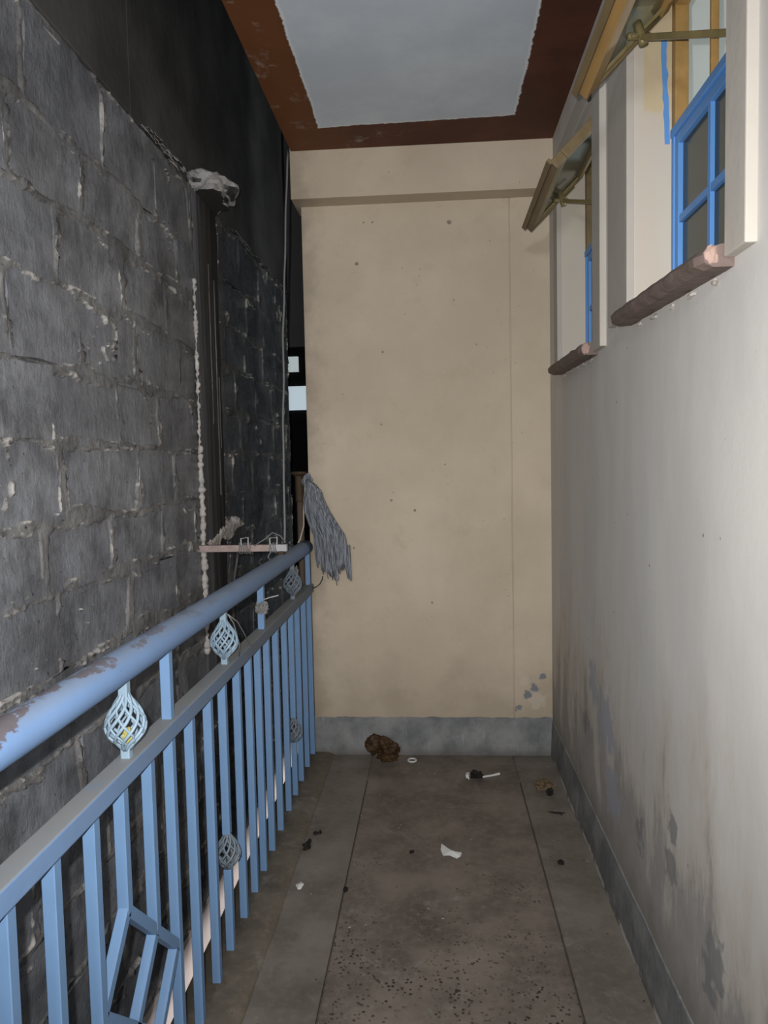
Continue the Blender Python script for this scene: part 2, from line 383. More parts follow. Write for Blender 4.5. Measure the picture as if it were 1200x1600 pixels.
def m_yarn():
    t = NT('grey_mop_yarn'); g = t.noise(1, 4, .6, t.vec((170, 120, 5))); h = t.noise(12, 4)
    col = t.mix(t.ramp(g, .36, .66), (.10, .108, .125), (.30, .315, .345))
    col = t.mix(t.math('MULTIPLY', t.ramp(h, .5, .8), .5), col, (.16, .165, .18))
    t.bump(g, .5, .003)
    return t.out(col, .95, 0, .05)
def m_lump():
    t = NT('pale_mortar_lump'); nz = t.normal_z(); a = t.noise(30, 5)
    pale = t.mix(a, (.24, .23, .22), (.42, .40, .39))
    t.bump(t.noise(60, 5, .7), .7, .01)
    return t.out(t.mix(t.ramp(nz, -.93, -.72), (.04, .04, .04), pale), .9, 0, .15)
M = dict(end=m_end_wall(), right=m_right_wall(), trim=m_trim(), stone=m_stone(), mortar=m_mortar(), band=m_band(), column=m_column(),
         fl_mid=m_floor('terrazzo_brown', (.10, .082, .068), (.20, .165, .138), True),
         fl_side=m_floor('terrazzo_grey', (.112, .098, .081), (.198, .176, .150), False),
         kerb=m_floor('cement_kerb', (.095, .08, .06), (.145, .125, .097), False),
         cement=m_cement(), ceiling=m_ceiling(),
         rail=m_blue('blue_rail_paint', (.165, .28, .50), .40, .8), blue=m_blue('blue_bar_paint', (.150, .262, .44)),
         dustblue=m_blue('dusty_blue_paint', (.165, .28, .49), .85), basket=m_blue('pale_blue_paint', (.235, .325, .405)),
         dirty=m_blue('grimy_blue_paint', (.15, .185, .22)), wblue=m_blue('window_blue_paint', (.10, .27, .60)),
         wood=m_wood('yellow_wood', (.27, .155, .05), (.44, .27, .095)), oldwood=m_wood('weathered_wood', (.10, .07, .035), (.23, .165, .08)),
         sill=plain('brown_sill_clay', (.17, .125, .108), .7, .25, 0, .25, 18, .4, .006),
         sill_end=plain('raw_sill_end', (.36, .25, .21), .8, .2, 0, .15, 30, .4, .005),
         glass_low=m_glass('grimy_glass', (.055, .058, .045), .82), glass_top=m_glass('clear_dusty_glass', (.26, .22, .17), .28),
         steel=plain('dull_brass', (.26, .205, .09), .45, .5, .3, .2, 40),
         white=plain('white_room_paint', (.74, .78, .77), .7, .2, 0, .06, 4),
         pale=plain('pale_lower_wall', (.50, .44, .42), .8, .2, 0, .2, 6, .3),
         dark=plain('dark_building', (.012, .012, .013), .8, .1, 0, .1, 4), darkgrey=plain('dark_grey_building', (.16, .155, .155), .8, .1, 0, .1, 4),
         lit1=m_emit('lit_pane_upper', (.40, .45, .455), .9), lit2=m_emit('lit_pane_lower', (.46, .55, .61), .9),
         lumpm=m_lump(),
         patch=plain('pale_plaster_patch', (.50, .46, .43), .9, .15, 0, .3, 25, .6, .01),
         rust=plain('rusty_brown_iron', (.075, .048, .028), .7, .3, .2, .3, 35, .4), pole=plain('brown_pole', (.115, .085, .062), .6, .3, 0, .3, 25, .2),
         pinkbar=plain('pinkish_primed_iron', (.38, .29, .265), .7, .3, 0, .25, 30, .2), bar_end=plain('grey_bar_end', (.45, .45, .46), .6, .3),
         wire=plain('grey_wire', (.20, .195, .19), .6, .3), wire_dark=plain('dark_wire', (.05, .05, .052), .5, .4), wire_pale=plain('pale_wire', (.40, .39, .37), .6, .3),
         mop=m_yarn(), cord=plain('pale_cord', (.42, .37, .30), .8, .1),
         paper=plain('white_paper', (.62, .62, .60), .8, .1, 0, .08, 30), blackbit=plain('black_litter', (.018, .016, .014), .8, .2),
         amber=plain('amber_brown_litter', (.055, .026, .007), .6, .35, 0, .4, 22, .7, .01), tan=plain('tan_litter', (.16, .115, .065), .8, .2, 0, .4, 40, .5))

# ------------------------------------------------------------------ setting
XR, D, YB = .529, 3.4026, -2.6
ZC, ZB, YF = 2.745, 2.54, 3.297
W1, W2 = (1.348, 2.0), (2.424, 3.087)
ZS, ZH = 1.745, 2.515
# floor: slab, with the terrazzo panels let into it
fl_o = tag(MB().box((-.665, YB, -.16), (.80, 3.62, -.012)).build('floor', M['kerb']), kind='structure')
G1, G2, GB = -.312, .343, 3.12
def panel(name, x0, x1, y0, y1, m):
    MB().box((x0, y0, -.014), (x1, y1, 0.0)).build(name, m, fl_o, bevel=.002, seg=1)
j = .0022
panel('floor_panel', -.495, G1 - j, YB, D + .02, M['fl_side'])
panel('floor_panel', G1 + j, G2 - j, YB, D + .02, M['fl_mid'])
panel('floor_panel', G2 + j, XR + .05, YB, D + .02, M['fl_side'])
for g in (G1, G2):
    MB().box((g - j * 1.2, GB, -.013), (g + j * 1.2, D + .02, -.0004)).build('joint_filler', M['kerb'], fl_o)
# low rounded kerb along the railing
kb = MB(); prof = [(-.665, -.013), (-.665, .012), (-.54, .012), (-.512, .010), (-.498, .004), (-.490, -.002), (-.490, -.013)]
n = 24
for i in range(n + 1):
    y = YB + (3.62 - YB) * i / n
    for k, (x, z) in enumerate(prof):
        dx = .006 * mn.noise((x * 9, y * 4, 0)) if 2 <= k <= 5 else 0
        kb.v.append((x + dx, y, z + (.003 * mn.noise((y * 3, 5, x)) if 1 <= k <= 4 else 0)))
for i in range(n):
    for k in range(len(prof) - 1):
        a = i * len(prof) + k; kb.f.append((a, a + 1, a + len(prof) + 1, a + len(prof)))
kb.build('kerb', M['kerb'], fl_o, smooth=True)

# ceiling slab
tag(MB().box((-.605, YB, ZC), (XR + .12, D + .1, ZC + .16)).build('ceiling', M['ceiling']), kind='structure')
# end wall: two plaster fields with an open joint between them
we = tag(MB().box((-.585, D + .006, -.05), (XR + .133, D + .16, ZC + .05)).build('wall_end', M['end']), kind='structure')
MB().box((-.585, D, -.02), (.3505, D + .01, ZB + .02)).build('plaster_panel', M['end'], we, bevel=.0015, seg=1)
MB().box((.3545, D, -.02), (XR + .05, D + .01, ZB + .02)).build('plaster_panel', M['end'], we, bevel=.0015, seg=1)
tag(MB().box((-.612, YF, ZB), (XR + .1, D + .12, ZC + .02)).build('trim_1', M['end'], bevel=.004), kind='structure')
# skirtings
def rough_strip(name, pts_top, proud_dir, base_dir, h, proud, length, origin, seed):
    """cement skirting with an uneven top edge"""
    mb = MB(); n = 60; o = Vector(origin); u = Vector(base_dir); p = Vector(proud_dir)
    for i in range(n + 1):
        a = o + u * (length * i / n)
        t = h + .006 * mn.noise((i * .35, seed, 1)) + .004 * mn.noise((i * 1.3, seed, 4))
        pr = proud * (1 + .3 * mn.noise((i * .3, seed, 8)))
        for q in ((0, 0), (pr, 0), (pr * .8, t * .45), (pr * .35, t - .004), (0, t)):
            mb.v.append(tuple(a + p * q[0] + Vector((0, 0, q[1]))))
    for i in range(n):
        for k in range(4):
            a = i * 5 + k; mb.f.append((a, a + 1, a + 6, a + 5))
    mb.f.append((0, 1, 2, 3, 4)); mb.f.append(tuple(n * 5 + k for k in (4, 3, 2, 1, 0)))
    return tag(mb.build(name, M['cement']), kind='structure')
rough_strip('baseboard_end', None, (0, -1, 0), (1, 0, 0), .178, .014, .585 + XR, (-.585, D + .001, 0), 3)
rough_strip('baseboard_right', None, (-1, 0, 0), (0, 1, 0), .165, .012, D - YB, (XR + .001, YB, 0), 9)

# right wall with the two window openings
def wall_with_holes(ys, zs, holes, x0, x1):
    mb = MB()
    solid = lambda i, k: 0 <= i < len(ys)-1 and 0 <= k < len(zs)-1 and (i, k) not in holes
    idx = {}
    def vtx(i, k, s):
        key = (i, k, s)
        if key not in idx:
            idx[key] = len(mb.v); mb.v.append((x1 if s else x0, ys[i], zs[k]))
        return idx[key]
    for i in range(len(ys) - 1):
        for k in range(len(zs) - 1):
            if not solid(i, k): continue
            mb.f.append((vtx(i,k,0), vtx(i,k+1,0), vtx(i+1,k+1,0), vtx(i+1,k,0)))
            mb.f.append((vtx(i,k,1), vtx(i+1,k,1), vtx(i+1,k+1,1), vtx(i,k+1,1)))
            if not solid(i-1,k): mb.f.append((vtx(i,k,0), vtx(i,k,1), vtx(i,k+1,1), vtx(i,k+1,0)))
            if not solid(i+1,k): mb.f.append((vtx(i+1,k,0), vtx(i+1,k+1,0), vtx(i+1,k+1,1), vtx(i+1,k,1)))
            if not solid(i,k-1): mb.f.append((vtx(i,k,0), vtx(i+1,k,0), vtx(i+1,k,1), vtx(i,k,1)))
            if not solid(i,k+1): mb.f.append((vtx(i,k+1,0), vtx(i,k+1,1), vtx(i+1,k+1,1), vtx(i+1,k+1,0)))
    return mb
ys = [YB, W1[0], W1[1], W2[0], W2[1], D + .02]; zs = [-.05, ZS, ZH, ZC + .02]
wr = tag(wall_with_holes(ys, zs, {(1, 1), (3, 1)}, XR, XR + .134).build('wall_right', M['right']), kind='structure')

# the room behind the windows: plain white room
room = tag(MB().box((XR + .134, YB, 2.76), (3.4, 5.2, 2.80)).build('ceiling_room', M['white']), kind='structure')
tag(MB().box((3.4, YB, -.1), (3.46, 5.2, 2.80)).build('wall_room', M['white']), kind='structure')
tag(MB().box((XR + .134, 5.2, -.1), (3.46, 5.26, 2.80)).build('wall_room_back', M['white']), kind='structure')
tag(MB().box((XR + .27, YB, -.1), (3.4, 5.2, -.04)).build('floor_room', M['kerb']), kind='structure')

# ------------------------------------------------------------------ left wall of sooty stone blocks
XW = -.926
wl = tag(MB().box((XW - .25, YB, -.345), (XW - .032, 4.74, 2.47)).build('wall_left', M['band']), kind='structure')
zs_c = [-.335, -.13, .08, .28, .48, .675, .87, 1.065, 1.24, 1.43, 1.62, 1.825, 2.02, 2.21, 2.46]
fixed = {10: [1.573, 1.907, 2.284, 2.677], 9: [1.76, 2.13, 2.45, 2.80], 8: [1.45, 1.777, 2.262, 2.6], 7: [1.68, 2.05, 2.445],
         12: [1.60, 1.95, 2.35], 13: [1.70, 2.10, 2.50], 11: [1.80, 2.19, 2.56]}
courses = []
for c in range(len(zs_c) - 1):
    js = list(fixed.get(c, [1.5 + random.uniform(0, .36)]))
    while js[0] > .75: js.insert(0, js[0] - random.uniform(.33, .42))
    while js[-1] < 4.35: js.append(js[-1] + random.uniform(.33, .42))
    js.append(4.74); courses.append(js)
for c, js in enumerate(courses):
    for a, b in zip(js, js[1:]):
        g = .003; y0, y1, z0, z1 = a + g, b - g, zs_c[c] + g, zs_c[c + 1] - g
        mb = MB(); off = random.uniform(-.003, .002); ty = random.uniform(-.003, .003); tz = random.uniform(-.004, .004)
        for i in range(4):
            for k in range(4):
                u, v = i / 3, k / 3; edge = i in (0, 3) or k in (0, 3)
                x = XW + off + ty * (u - .5) * 2 + tz * (v - .5) * 2 + random.uniform(-.003, .003) - (.001 if edge else 0)
                mb.v.append((x, y0 + (y1 - y0) * u + random.uniform(-.008, .008), z0 + (z1 - z0) * v + random.uniform(-.008, .008)))
        for i in range(3):
            for k in range(3):
                q = i * 4 + k; mb.f.append((q, q + 4, q + 5, q + 1))
        ring = [0, 4, 8, 12, 13, 14, 15, 11, 7, 3, 2, 1]
        bs = len(mb.v)
        for r in ring: x, y, z = mb.v[r]; mb.v.append((XW - .04, y, z))
        for i in range(12):
            i2 = (i + 1) % 12; mb.f.append((ring[i2], ring[i], bs + i, bs + i2))
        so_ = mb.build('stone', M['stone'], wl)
        so_.data.polygons.foreach_set('use_smooth', [True] * len(so_.data.polygons))
        rs_ = set(ring)
        for e in so_.data.edges:
            p0, p1 = e.vertices
            if (p0 in rs_ and p1 in rs_ and abs(ring.index(p0) - ring.index(p1)) in (1, 11)): e.use_edge_sharp = True
# mortar: one ragged sheet filling the joints and smeared over the stone edges
mb = MB(); st = .0085; Y0, Y1, Z0, Z1 = .62, 4.73, -.335, 2.46
ny = int((Y1 - Y0) / st); nzv = int((Z1 - Z0) / st); raised = []
for i in range(ny + 1):
    y = Y0 + (Y1 - Y0) * i / ny
    for k in range(nzv + 1):
        z = Z0 + (Z1 - Z0) * k / nzv
        wv = mn.noise((y * 6, z * 6, 1.3)); w2 = mn.noise((y * 6 + 9, z * 6, 7.7)); f1 = mn.noise((y * 22, z * 22, 3.1))
        yy = y + .02 * wv; zz = z + .018 * w2 + .008 * f1
        c = 0
        while c < len(zs_c) - 2 and zz > zs_c[c + 1]: c += 1
        dz = min(abs(zz - zs_c[c]), abs(zz - zs_c[c + 1])); dy = min(abs(yy - q) for q in courses[c])
        d = min(dz, dy * 1.15)
        n5 = mn.noise((y * 3.3, z * 3.3, 5.5))
        f2 = mn.noise((y * 48, z * 48, 8.1)); f6 = mn.noise((y * 75, z * 75, 1.1))
        d = d + .004 * f2 + .003 * f6
        wid = .017 + .028 * n5 + .008 * f1
        t = max(0, min(1, (wid - d) / .012 + .5)); t = t * t * (3 - 2 * t)
        f4 = mn.noise((y * 9, z * 9, 2.2)) + .4 * mn.noise((y * 27, z * 27, 4.2))
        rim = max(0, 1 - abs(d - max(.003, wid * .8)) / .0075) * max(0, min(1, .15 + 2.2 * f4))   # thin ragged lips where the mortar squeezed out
        n6 = mn.noise((y * 8 + .9 * f1, z * 1.5, 11.3))
        run = max(0, 1 - abs(n6) / .05) * max(0, min(1, 4 * (mn.noise((y * 4.5, z * 4.5, 12.7)) - .12)))    # runs of slurry down the face
        run *= max(0, min(1, 1 + 1.6 * mn.noise((y * 20, z * 26, 6.6))))
        rim = max(rim, run * .8)
        t = max(t, min(1, rim * 2.2))
        h = -.022 + t * (.0225 + .003 * f2 + .003 * f1) + rim * (.008 + .004 * f6)
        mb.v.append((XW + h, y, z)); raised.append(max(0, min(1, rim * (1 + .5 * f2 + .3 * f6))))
for i in range(ny):
    for k in range(nzv):
        a = i * (nzv + 1) + k; mb.f.append((a, a + nzv + 1, a + nzv + 2, a + 1))
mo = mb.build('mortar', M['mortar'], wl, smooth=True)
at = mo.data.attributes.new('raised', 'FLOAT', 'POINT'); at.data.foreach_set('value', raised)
# smooth concrete band above the stones
wb = MB().box((XW - .25, YB, 2.485), (XW - .012, 2.345, 3.6)); wb.box((XW - .25, 2.351, 2.485), (XW - .014, 4.80, 3.6))
wb.build('concrete_band', M['band'], wl, bevel=.004)
# streaked render strip down the wall, ragged at its left edge
mb = MB(); n = 40
for i in range(n + 1):
    z = .35 + (2.45 - .35) * i / n
    l = 2.875 + .012 * mn.noise((z * 7, 1, 2)); r = 3.26 + .03 * mn.noise((z * 5, 6, 2))
    for y, x in ((l, XW - .02), (l + .004, XW + .012), (l + .1, XW + .016 + .003 * mn.noise((z * 4, 9, 1))), (r - .1, XW + .014), (r, XW - .02)):
        mb.v.append((x, y, z))
for i in range(n):
    for k in range(4):
        a = i * 5 + k; mb.f.append((a, a + 1, a + 6, a + 5))
mb.build('render_strip', M['column'], wl, smooth=True)
mb = MB()
for zr in ((.62, 1.45), (1.42, 2.1)):
    pts = []; rs = []
    for i in range(170):
        z = zr[0] + (zr[1] - zr[0]) * i / 169
        pts.append((XW + .006 + .005 * mn.noise((z * 60, 2, 1)), 2.862 + .008 * mn.noise((z * 9, 4, 1)) + .007 * mn.noise((z * 55, 4, 1)), z))
        rs.append(max(.002, (.011 if z < 1.42 else .006) + .008 * mn.noise((z * 70, 1, zr[0])) + .006 * mn.noise((z * 24, 5, 1))))
    mb.tube(pts, rs, 7)
mb.build('mortar_ridge', M['patch'], wl, smooth=True)
mb = MB()
for y, z0, z1, r in ((3.02, 1.55, 2.2, .0022), (3.09, 1.25, 2.15, .0025), (3.12, 1.45, 1.75, .002)):
    mb.tube([(XW + .017, y + .006 * mn.noise((z * .4, y, 0)), z0 + (z1 - z0) * z / 9) for z in range(10)], r, 5)
mb.build('paint_drip', M['mortar'], wl)
# lump of pale mortar on the ledge and the pale plaster patch by the bracket
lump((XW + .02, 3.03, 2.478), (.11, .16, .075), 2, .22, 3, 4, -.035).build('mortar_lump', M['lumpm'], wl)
# thin ragged plaster patch: a sheet with an uneven outline
mb = MB(); ny, nz_ = 70, 26; ok = {}
for i in range(ny + 1):
    y = 2.88 + .56 * i / ny
    for k in range(nz_ + 1):
        z = 1.0 + .19 * k / nz_
        mid = 1.058 + .045 * max(0, min(1, (y - 2.95) / .35)) + .012 * mn.noise((y * 14, 3, 1)); half = .018 + .034 * max(0, math.sin(math.pi * min(1, max(0, (y - 2.90) / .50)))) ** .6
        v = 1 - abs(z - mid) / half + .55 * mn.noise((y * 26, z * 26, 5)) + .3 * mn.noise((y * 70, z * 70, 2))
        e = min(1, max(0, v * 1.6))
        mb.v.append((XW - .012 + .034 * e + .004 * mn.noise((y * 50, z * 50, 9)) * e, y, z)); ok[(i, k)] = e
for i in range(ny):
    for k in range(nz_):
        if max(ok[(i, k)], ok[(i+1, k)], ok[(i, k+1)], ok[(i+1, k+1)]) > 0:
            q = i * (nz_ + 1) + k; mb.f.append((q, q + nz_ + 1, q + nz_ + 2, q + 1))
mb.build('plaster_patch', M['patch'], wl, smooth=True)
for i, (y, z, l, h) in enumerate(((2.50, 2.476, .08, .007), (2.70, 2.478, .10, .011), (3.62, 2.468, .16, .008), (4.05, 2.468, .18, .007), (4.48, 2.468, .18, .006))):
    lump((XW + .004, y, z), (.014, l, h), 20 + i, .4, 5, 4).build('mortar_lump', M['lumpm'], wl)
# pale unsooted foot of the neighbouring wall, below the black stones
tag(MB().box((XW - .25, YB, -3.0), (XW + .014, 4.74, -.338)).build('wall_left_lower', M['pale']), kind='structure')
tag(MB().box((XW - .2, YB, -3.1), (-.5, 8, -3.0)).build('floor_alley', M['kerb']), kind='structure')
# far dark building seen through the slit
wf = tag(MB().box((-4.5, 8.0, -3), (1.0, 8.3, 2.66)).build('wall_far', M['dark']), kind='structure')
MB().box((-4.5, 7.95, 2.66), (1.0, 8.3, 6.0)).build('upper_storey', M['darkgrey'], wf)
MB().box((-1.95, 7.97, 2.394), (-1.448, 8.02, 2.556)).build('lit_window', M['lit1'], wf)
MB().box((-1.95, 7.97, 1.982), (-1.20, 8.02, 2.238)).build('lit_window', M['lit2'], wf)

# ------------------------------------------------------------------ windows
def ridge_poly(mb, pts, x0, x1):
    n = len(pts); b = len(mb.v)
    for x in (x0, x1):
        for y, z in pts: mb.v.append((x, y, z))
    mb.f.append(tuple(b + i for i in range(n))); mb.f.append(tuple(b + n + i for i in reversed(range(n))))
    for i in range(n): mb.f.append((b + i, b + n + i, b + n + (i+1) % n, b + (i+1) % n))
def make_window(name, y0, y1, near, far, sill_y, sill_dz, wood, stay):
    t = empty(name, (.62, (y0 + y1) / 2, ZS), kind='structure')
    XS, XF, TH = .509, .622, .05
    # plaster surround
    mb = MB()
    mb.box((XS, y0 - near, ZS - .035), (XR + .002, y0, ZH + .085)); mb.box((XS, y1, ZS), (XR + .002, y1 + far, ZH + .085))
    mb.box((XS, y0, ZH), (XR + .002, y1, ZH + .085))
    mb.build('window_surround', M['trim'], t, bevel=.003)
    # lower, blue painted frame with its barred casement; upper, bare wood fanlight frame
    zt = 2.182
    mb = MB(); s = .018
    mb.box((XF, y1 - s, ZS), (XF + .036, y1, zt)); mb.box((XF, y0, ZS), (XF + .036, y0 + s, zt)); mb.box((XF, y0 + s, ZS), (XF + .036, y1 - s, ZS + .02))
    mb.box((XF - .003, y0, zt), (XF + .04, y1, zt + .022))
    mb.build('window_frame', M['wblue'], t, bevel=.002)
    ca = MB(); a0, a1, b0, b1 = y0 + s + .001, y1 - s - .001, ZS + .021, zt - .001; xc = XF + .004; st = .024
    ca.box((xc, a0, b0), (xc + .026, a0 + st, b1)); ca.box((xc, a1 - st, b0), (xc + .026, a1, b1))
    ca.box((xc, a0 + st, b0), (xc + .026, a1 - st, b0 + .026)); ca.box((xc, a0 + st, b1 - .026), (xc + .026, a1 - st, b1))
    co = ca.build('casement', M['wblue'], t, bevel=.0015)
    i0, i1, j0, j1 = a0 + st, a1 - st, b0 + .026, b1 - .026; bw = .016
    zm = 1.968; bars = (y1 - .438, y1 - .247)
    xs_ = [(i0, bars[0] - bw / 2), (bars[0] + bw / 2, bars[1] - bw / 2), (bars[1] + bw / 2, i1)]
    for q in bars:
        MB().box((xc + .002, q - bw / 2, j0), (xc + .022, q + bw / 2, j1)).build('glazing_bar', M['wblue'], co)
    MB().box((xc + .003, i0, zm - .009), (xc + .0215, i1, zm + .009)).build('glazing_bar', M['wblue'], co)
    for (u0, u1) in xs_:
        for (v0, v1) in ((j0, zm - .009), (zm + .009, j1)):
            MB().box((xc + .012, u0, v0), (xc + .015, u1, v1)).build('pane', M['glass_low'], co)
    mb = MB(); z0 = zt + .022
    mb.box((XF, y1 - .03, z0), (XF + .034, y1, ZH)); mb.box((XF, y0, z0), (XF + .034, y0 + .03, ZH)); mb.box((XF, y0 + .03, ZH - .02), (XF + .034, y1 - .03, ZH))
    mb.box((XF + .004, y1 - .262, z0), (XF + .022, y1 - .250, ZH - .02))
    mb.build('fanlight_frame', wood, t, bevel=.003)
    # top sash hung at its head and pushed out
    hx, hz = .612, 2.495; ex, ez = .405, 2.288; L = math.hypot(hx - ex, hz - ez)
    dx, dz = (ex - hx) / L, (ez - hz) / L            # down the sash
    nx, nzz = dz, -dx                                 # outward normal (up and out)
    def sash_box(mb, u0, u1, ya, yb, t0, t1):
        vs = []
        for y in (ya, yb):
            for u, q in ((u0, t0), (u1, t0), (u1, t1), (u0, t1)): vs.append((hx + dx*u + nx*q, y, hz + dz*u + nzz*q))
        mb.add(vs, [(0,1,2,3), (7,6,5,4), (0,4,5,1), (1,5,6,2), (2,6,7,3), (3,7,4,0)])
    ya, yb = y0 + .008, y1 - .006; tk = .034; r = .042
    mb = MB()
    sash_box(mb, L - .046, L, ya, yb, 0, tk)
    sash_box(mb, 0, .03, ya, yb, 0, tk); sash_box(mb, .03, L - .046, ya, ya + .026, 0, tk)
    so = mb.build('top_sash', wood, t, bevel=.003)
    mb = MB(); sash_box(mb, .0, L - .046, yb - .012, yb, .0, .012); mb.build('side_stile', M['oldwood'], so)
    mb = MB(); sash_box(mb, .03, L - .046, yb - .040, yb - .034, .004, .012); mb.build('glazing_bead', M['steel'], so)
    mb = MB(); sash_box(mb, L - .004, L + .008, ya - .002, yb + .010, tk * .7, tk + .008); mb.build('drip_strip', M['oldwood'], so)
    mb = MB(); sash_box(mb, .03, L - .046, ya + .026, yb - .012, .014, .018); mb.build('pane', M['glass_top' if y0 < 2 else 'glass_low'], so)
    # stay: hub on the sash, arm down to the frame
    hub, foot = stay
    mb = MB(); mb.bar(hub, foot, .014, .016, (0, 0, 1)); 
    so2 = mb.build('stay_arm', M['steel'], t, bevel=.002)
    mb = MB(); h = Vector(hub)
    mb.tube([h + Vector((-.012, .0, .036)), h + Vector((0, 0, .0)), h + Vector((.004, 0, -.018))], .011, 8)
    mb.tube([h + Vector((-.035, -.004, .002)), h + Vector((.02, .004, .004))], .008, 8)
    mb.build('stay_hub', M['steel'], so2, smooth=True)
    mb = MB(); mb.tube([h + Vector((-.03, -.03, -.012)), h + Vector((-.006, -.005, .0)), h + Vector((.05, .03, .062))], .0035, 6); mb.build('stay_rod', M['steel'], so2, smooth=True)
    # clay sill: a rounded bar, broken at the near end
    sa, sb = sill_y
    mb = MB(); n = 26; pr = [(.615, .0), (.50, .006), (.478, .0), (.468, -.012), (.470, -.026), (.486, -.034), (.615, -.034)]
    for i in range(n + 1):
        y = sa + (sb - sa) * i / n; zz = ZS + .006 + sill_dz * (1 - i / n)
        for k, (x, z) in enumerate(pr):
            jx = .004 * mn.noise((y * 14, k, 1)); jz = .004 * mn.noise((y * 17, k, 5))
            e = .008 if i in (0, n) and 0 < k < 6 else 0
            mb.v.append((x + jx + e, y, zz + z + jz))
    m_ = len(pr)
    for i in range(n):
        for k in range(m_):
            a = i * m_ + k; b = i * m_ + (k + 1) % m_; mb.f.append((a, b, b + m_, a + m_))
    mb.f.append(tuple(reversed(range(m_)))); mb.f.append(tuple(n * m_ + k for k in range(m_)))
    si = mb.build('window_sill', M['sill'], t)
    lump((.490, sa + .002, ZS - .008 + sill_dz), (.013, .006, .018), int(sa * 10), .15, 4, 3).build('broken_end', M['sill_end'], si)
    for i in range(5):
        yy = sa + (sb - sa) * (.12 + .19 * i)
        lump((XR - .001, yy, ZS - .036 + sill_dz * (1 - i / 5)), (.007, .014 + .008 * (i % 2), .006), 60 + i + int(sa * 9), .4, 4, 2).build('mortar_crumb', M['trim'], si)
    return t
w1o = make_window('window_1', W1[0], W1[1],   .088, .212, (1.352, 2.025), -.022, M['wood'], ((.52, 1.90, 2.385), (.628, 1.60, 2.222)))
make_window('window_2', W2[0], W2[1], .11, .085, (2.428, 3.10), -.016, M['oldwood'], ((.515, 2.98, 2.372), (.63, 2.80, 2.30)))
# blue paint smeared on the plaster reveal next to the first window's frame
mb = MB(); pr = []
for i in range(15):
    z = 2.17 + .27 * i / 14; pr.append((.606 - .012 * (i / 14) - .004 * mn.noise((i * .9, 0, 3)), z))
for i in range(15):
    z = 2.44 - .27 * i / 14; pr.append((.616 + .002 * mn.noise((i * 1.1, 4, 3)) - .012 * ((14 - i) / 14) + .003 + .004 * mn.noise((i * .7, 8, 3)), z))
n = len(pr)
for y in (1.9985, 2.0005):
    for x, z in pr: mb.v.append((x, y, z))
mb.f = [(i, i + 1, n - 2 - i, n - 1 - i) for i in range(14)] + [(i, n + i, n + (i+1) % n, (i+1) % n) for i in range(n)]
mb.build('paint_smear', M['wblue'], w1o)

# ------------------------------------------------------------------ railing
XB, XH = -.594, -.600
rl = empty('railing', (XB, 1.6, 0), 'blue painted steel balcony railing with round handrail and basket twists', 'railing')
hz_, mz = .991, .797
mb = MB(); pts = [(XH, -1.5 + 4.872 * i / 40, hz_ + .0015 * mn.noise((i * .5, 2, 2))) for i in range(41)]
mb.tube(pts, .0325, 24); hr = mb.build('handrail', M['rail'], rl)
for p_ in hr.data.polygons: p_.use_smooth = len(p_.vertices) == 4
MB().box((XB - .021, -1.5, mz - .019), (XB + .021, 3.40, mz + .019)).build('middle_rail', M['dustblue'], rl, bevel=.003)
bal = [-.71, -.57, -.435, -.30, -.16, -.03, .11, .245, .385, .52, .66, .795, .929, 1.052, 1.183, 1.302, 1.434, 1.556, 1.69, 1.833, 1.963, 2.112, 2.246, 2.370, 2.50, 2.645, 2.80, 2.938, 3.075, 3.226, 3.375]
S = .022
first = {}
def vbar(y, z0, z1, name='baluster', m='blue'):
    """vertical square bar; bars of one length share a mesh"""
    key = (round(z0, 3), round(z1, 3), m)
    if key not in first:
        first[key] = MB().box((-S/2, -S/2, z0), (S/2, S/2, z1)).build(name, M[m], rl, bevel=.0015, seg=1)
        o = first[key]
    else:
        o = first[key].copy(); o.name = name; C.objects.link(o)
    o.location = Vector((XB, y, 0)) - rl.location
    return o
zt_ = mz - .018
for y in bal:
    if abs(y - 1.302) < .01: vbar(y, .530, zt_); vbar(y, 0.0, .30)
    elif abs(y - 1.434) < .01: vbar(y, .415, zt_); vbar(y, 0.0, .19)
    elif abs(y - 1.963) < .01: vbar(y, .345, zt_); vbar(y, 0.0, .245)
    elif abs(y - 2.938) < .01: vbar(y, .335, zt_); vbar(y, 0.0, .235)
    else: vbar(y, 0.0, zt_)
for y in (-.22, .667, 1.556, 2.443, 3.372):
    vbar(y, mz + .018, hz_ - .026, 'upright')
# tilted lattice let into the balusters
def dbar(p, q, m='blue'):
    MB().bar((XB, p[0], p[1]), (XB, q[0], q[1]), S - .0015, S, (1, 0, 0)).build('lattice_bar', M[m], rl, bevel=.0015, seg=1)
dbar((1.302, .541), (1.185, .412)); dbar((1.425, .408), (1.315, .290)); dbar((1.537, .302), (1.428, .187))
dbar((1.300, .536), (1.557, .292)); dbar((1.185, .414), (1.432, .182))
# twisted basket ornaments
def basket(y, zc, h, r, m, n=10, sw=.0031):
    mb = MB()
    for sgn in (1, -1):
        for k in range(n if sgn > 0 else n - 2):
            pts = []
            for i in range(15):
                t = i / 14; a = 2 * math.pi * k / (n if sgn > 0 else n - 2) + sgn * t * 2.5
                rr = .006 + (r - .006) * (math.sin(math.pi * min(1, max(0, .5 + (t - .42) * (1 / .84 if t < .42 else 1 / 1.16)))) ** 1.3)
                pts.append((XB + rr * math.cos(a), y + rr * math.sin(a), zc - h / 2 + h * t))
            mb.tube(pts, sw * (1.15 if sgn > 0 else .85), 5)
    o = mb.build('basket_ornament', M[m], rl, smooth=True, loc=(XB, y, zc))
    return o
def stems(y, zlo, zhi, z0, z1, m):
    for a_, b_ in ((zlo, z0 + .012), (z1 - .012, zhi)):
        MB().box((XB - .009, y - .009, a_), (XB + .009, y + .009, b_)).build('ornament_stem', M[m], rl, bevel=.002)
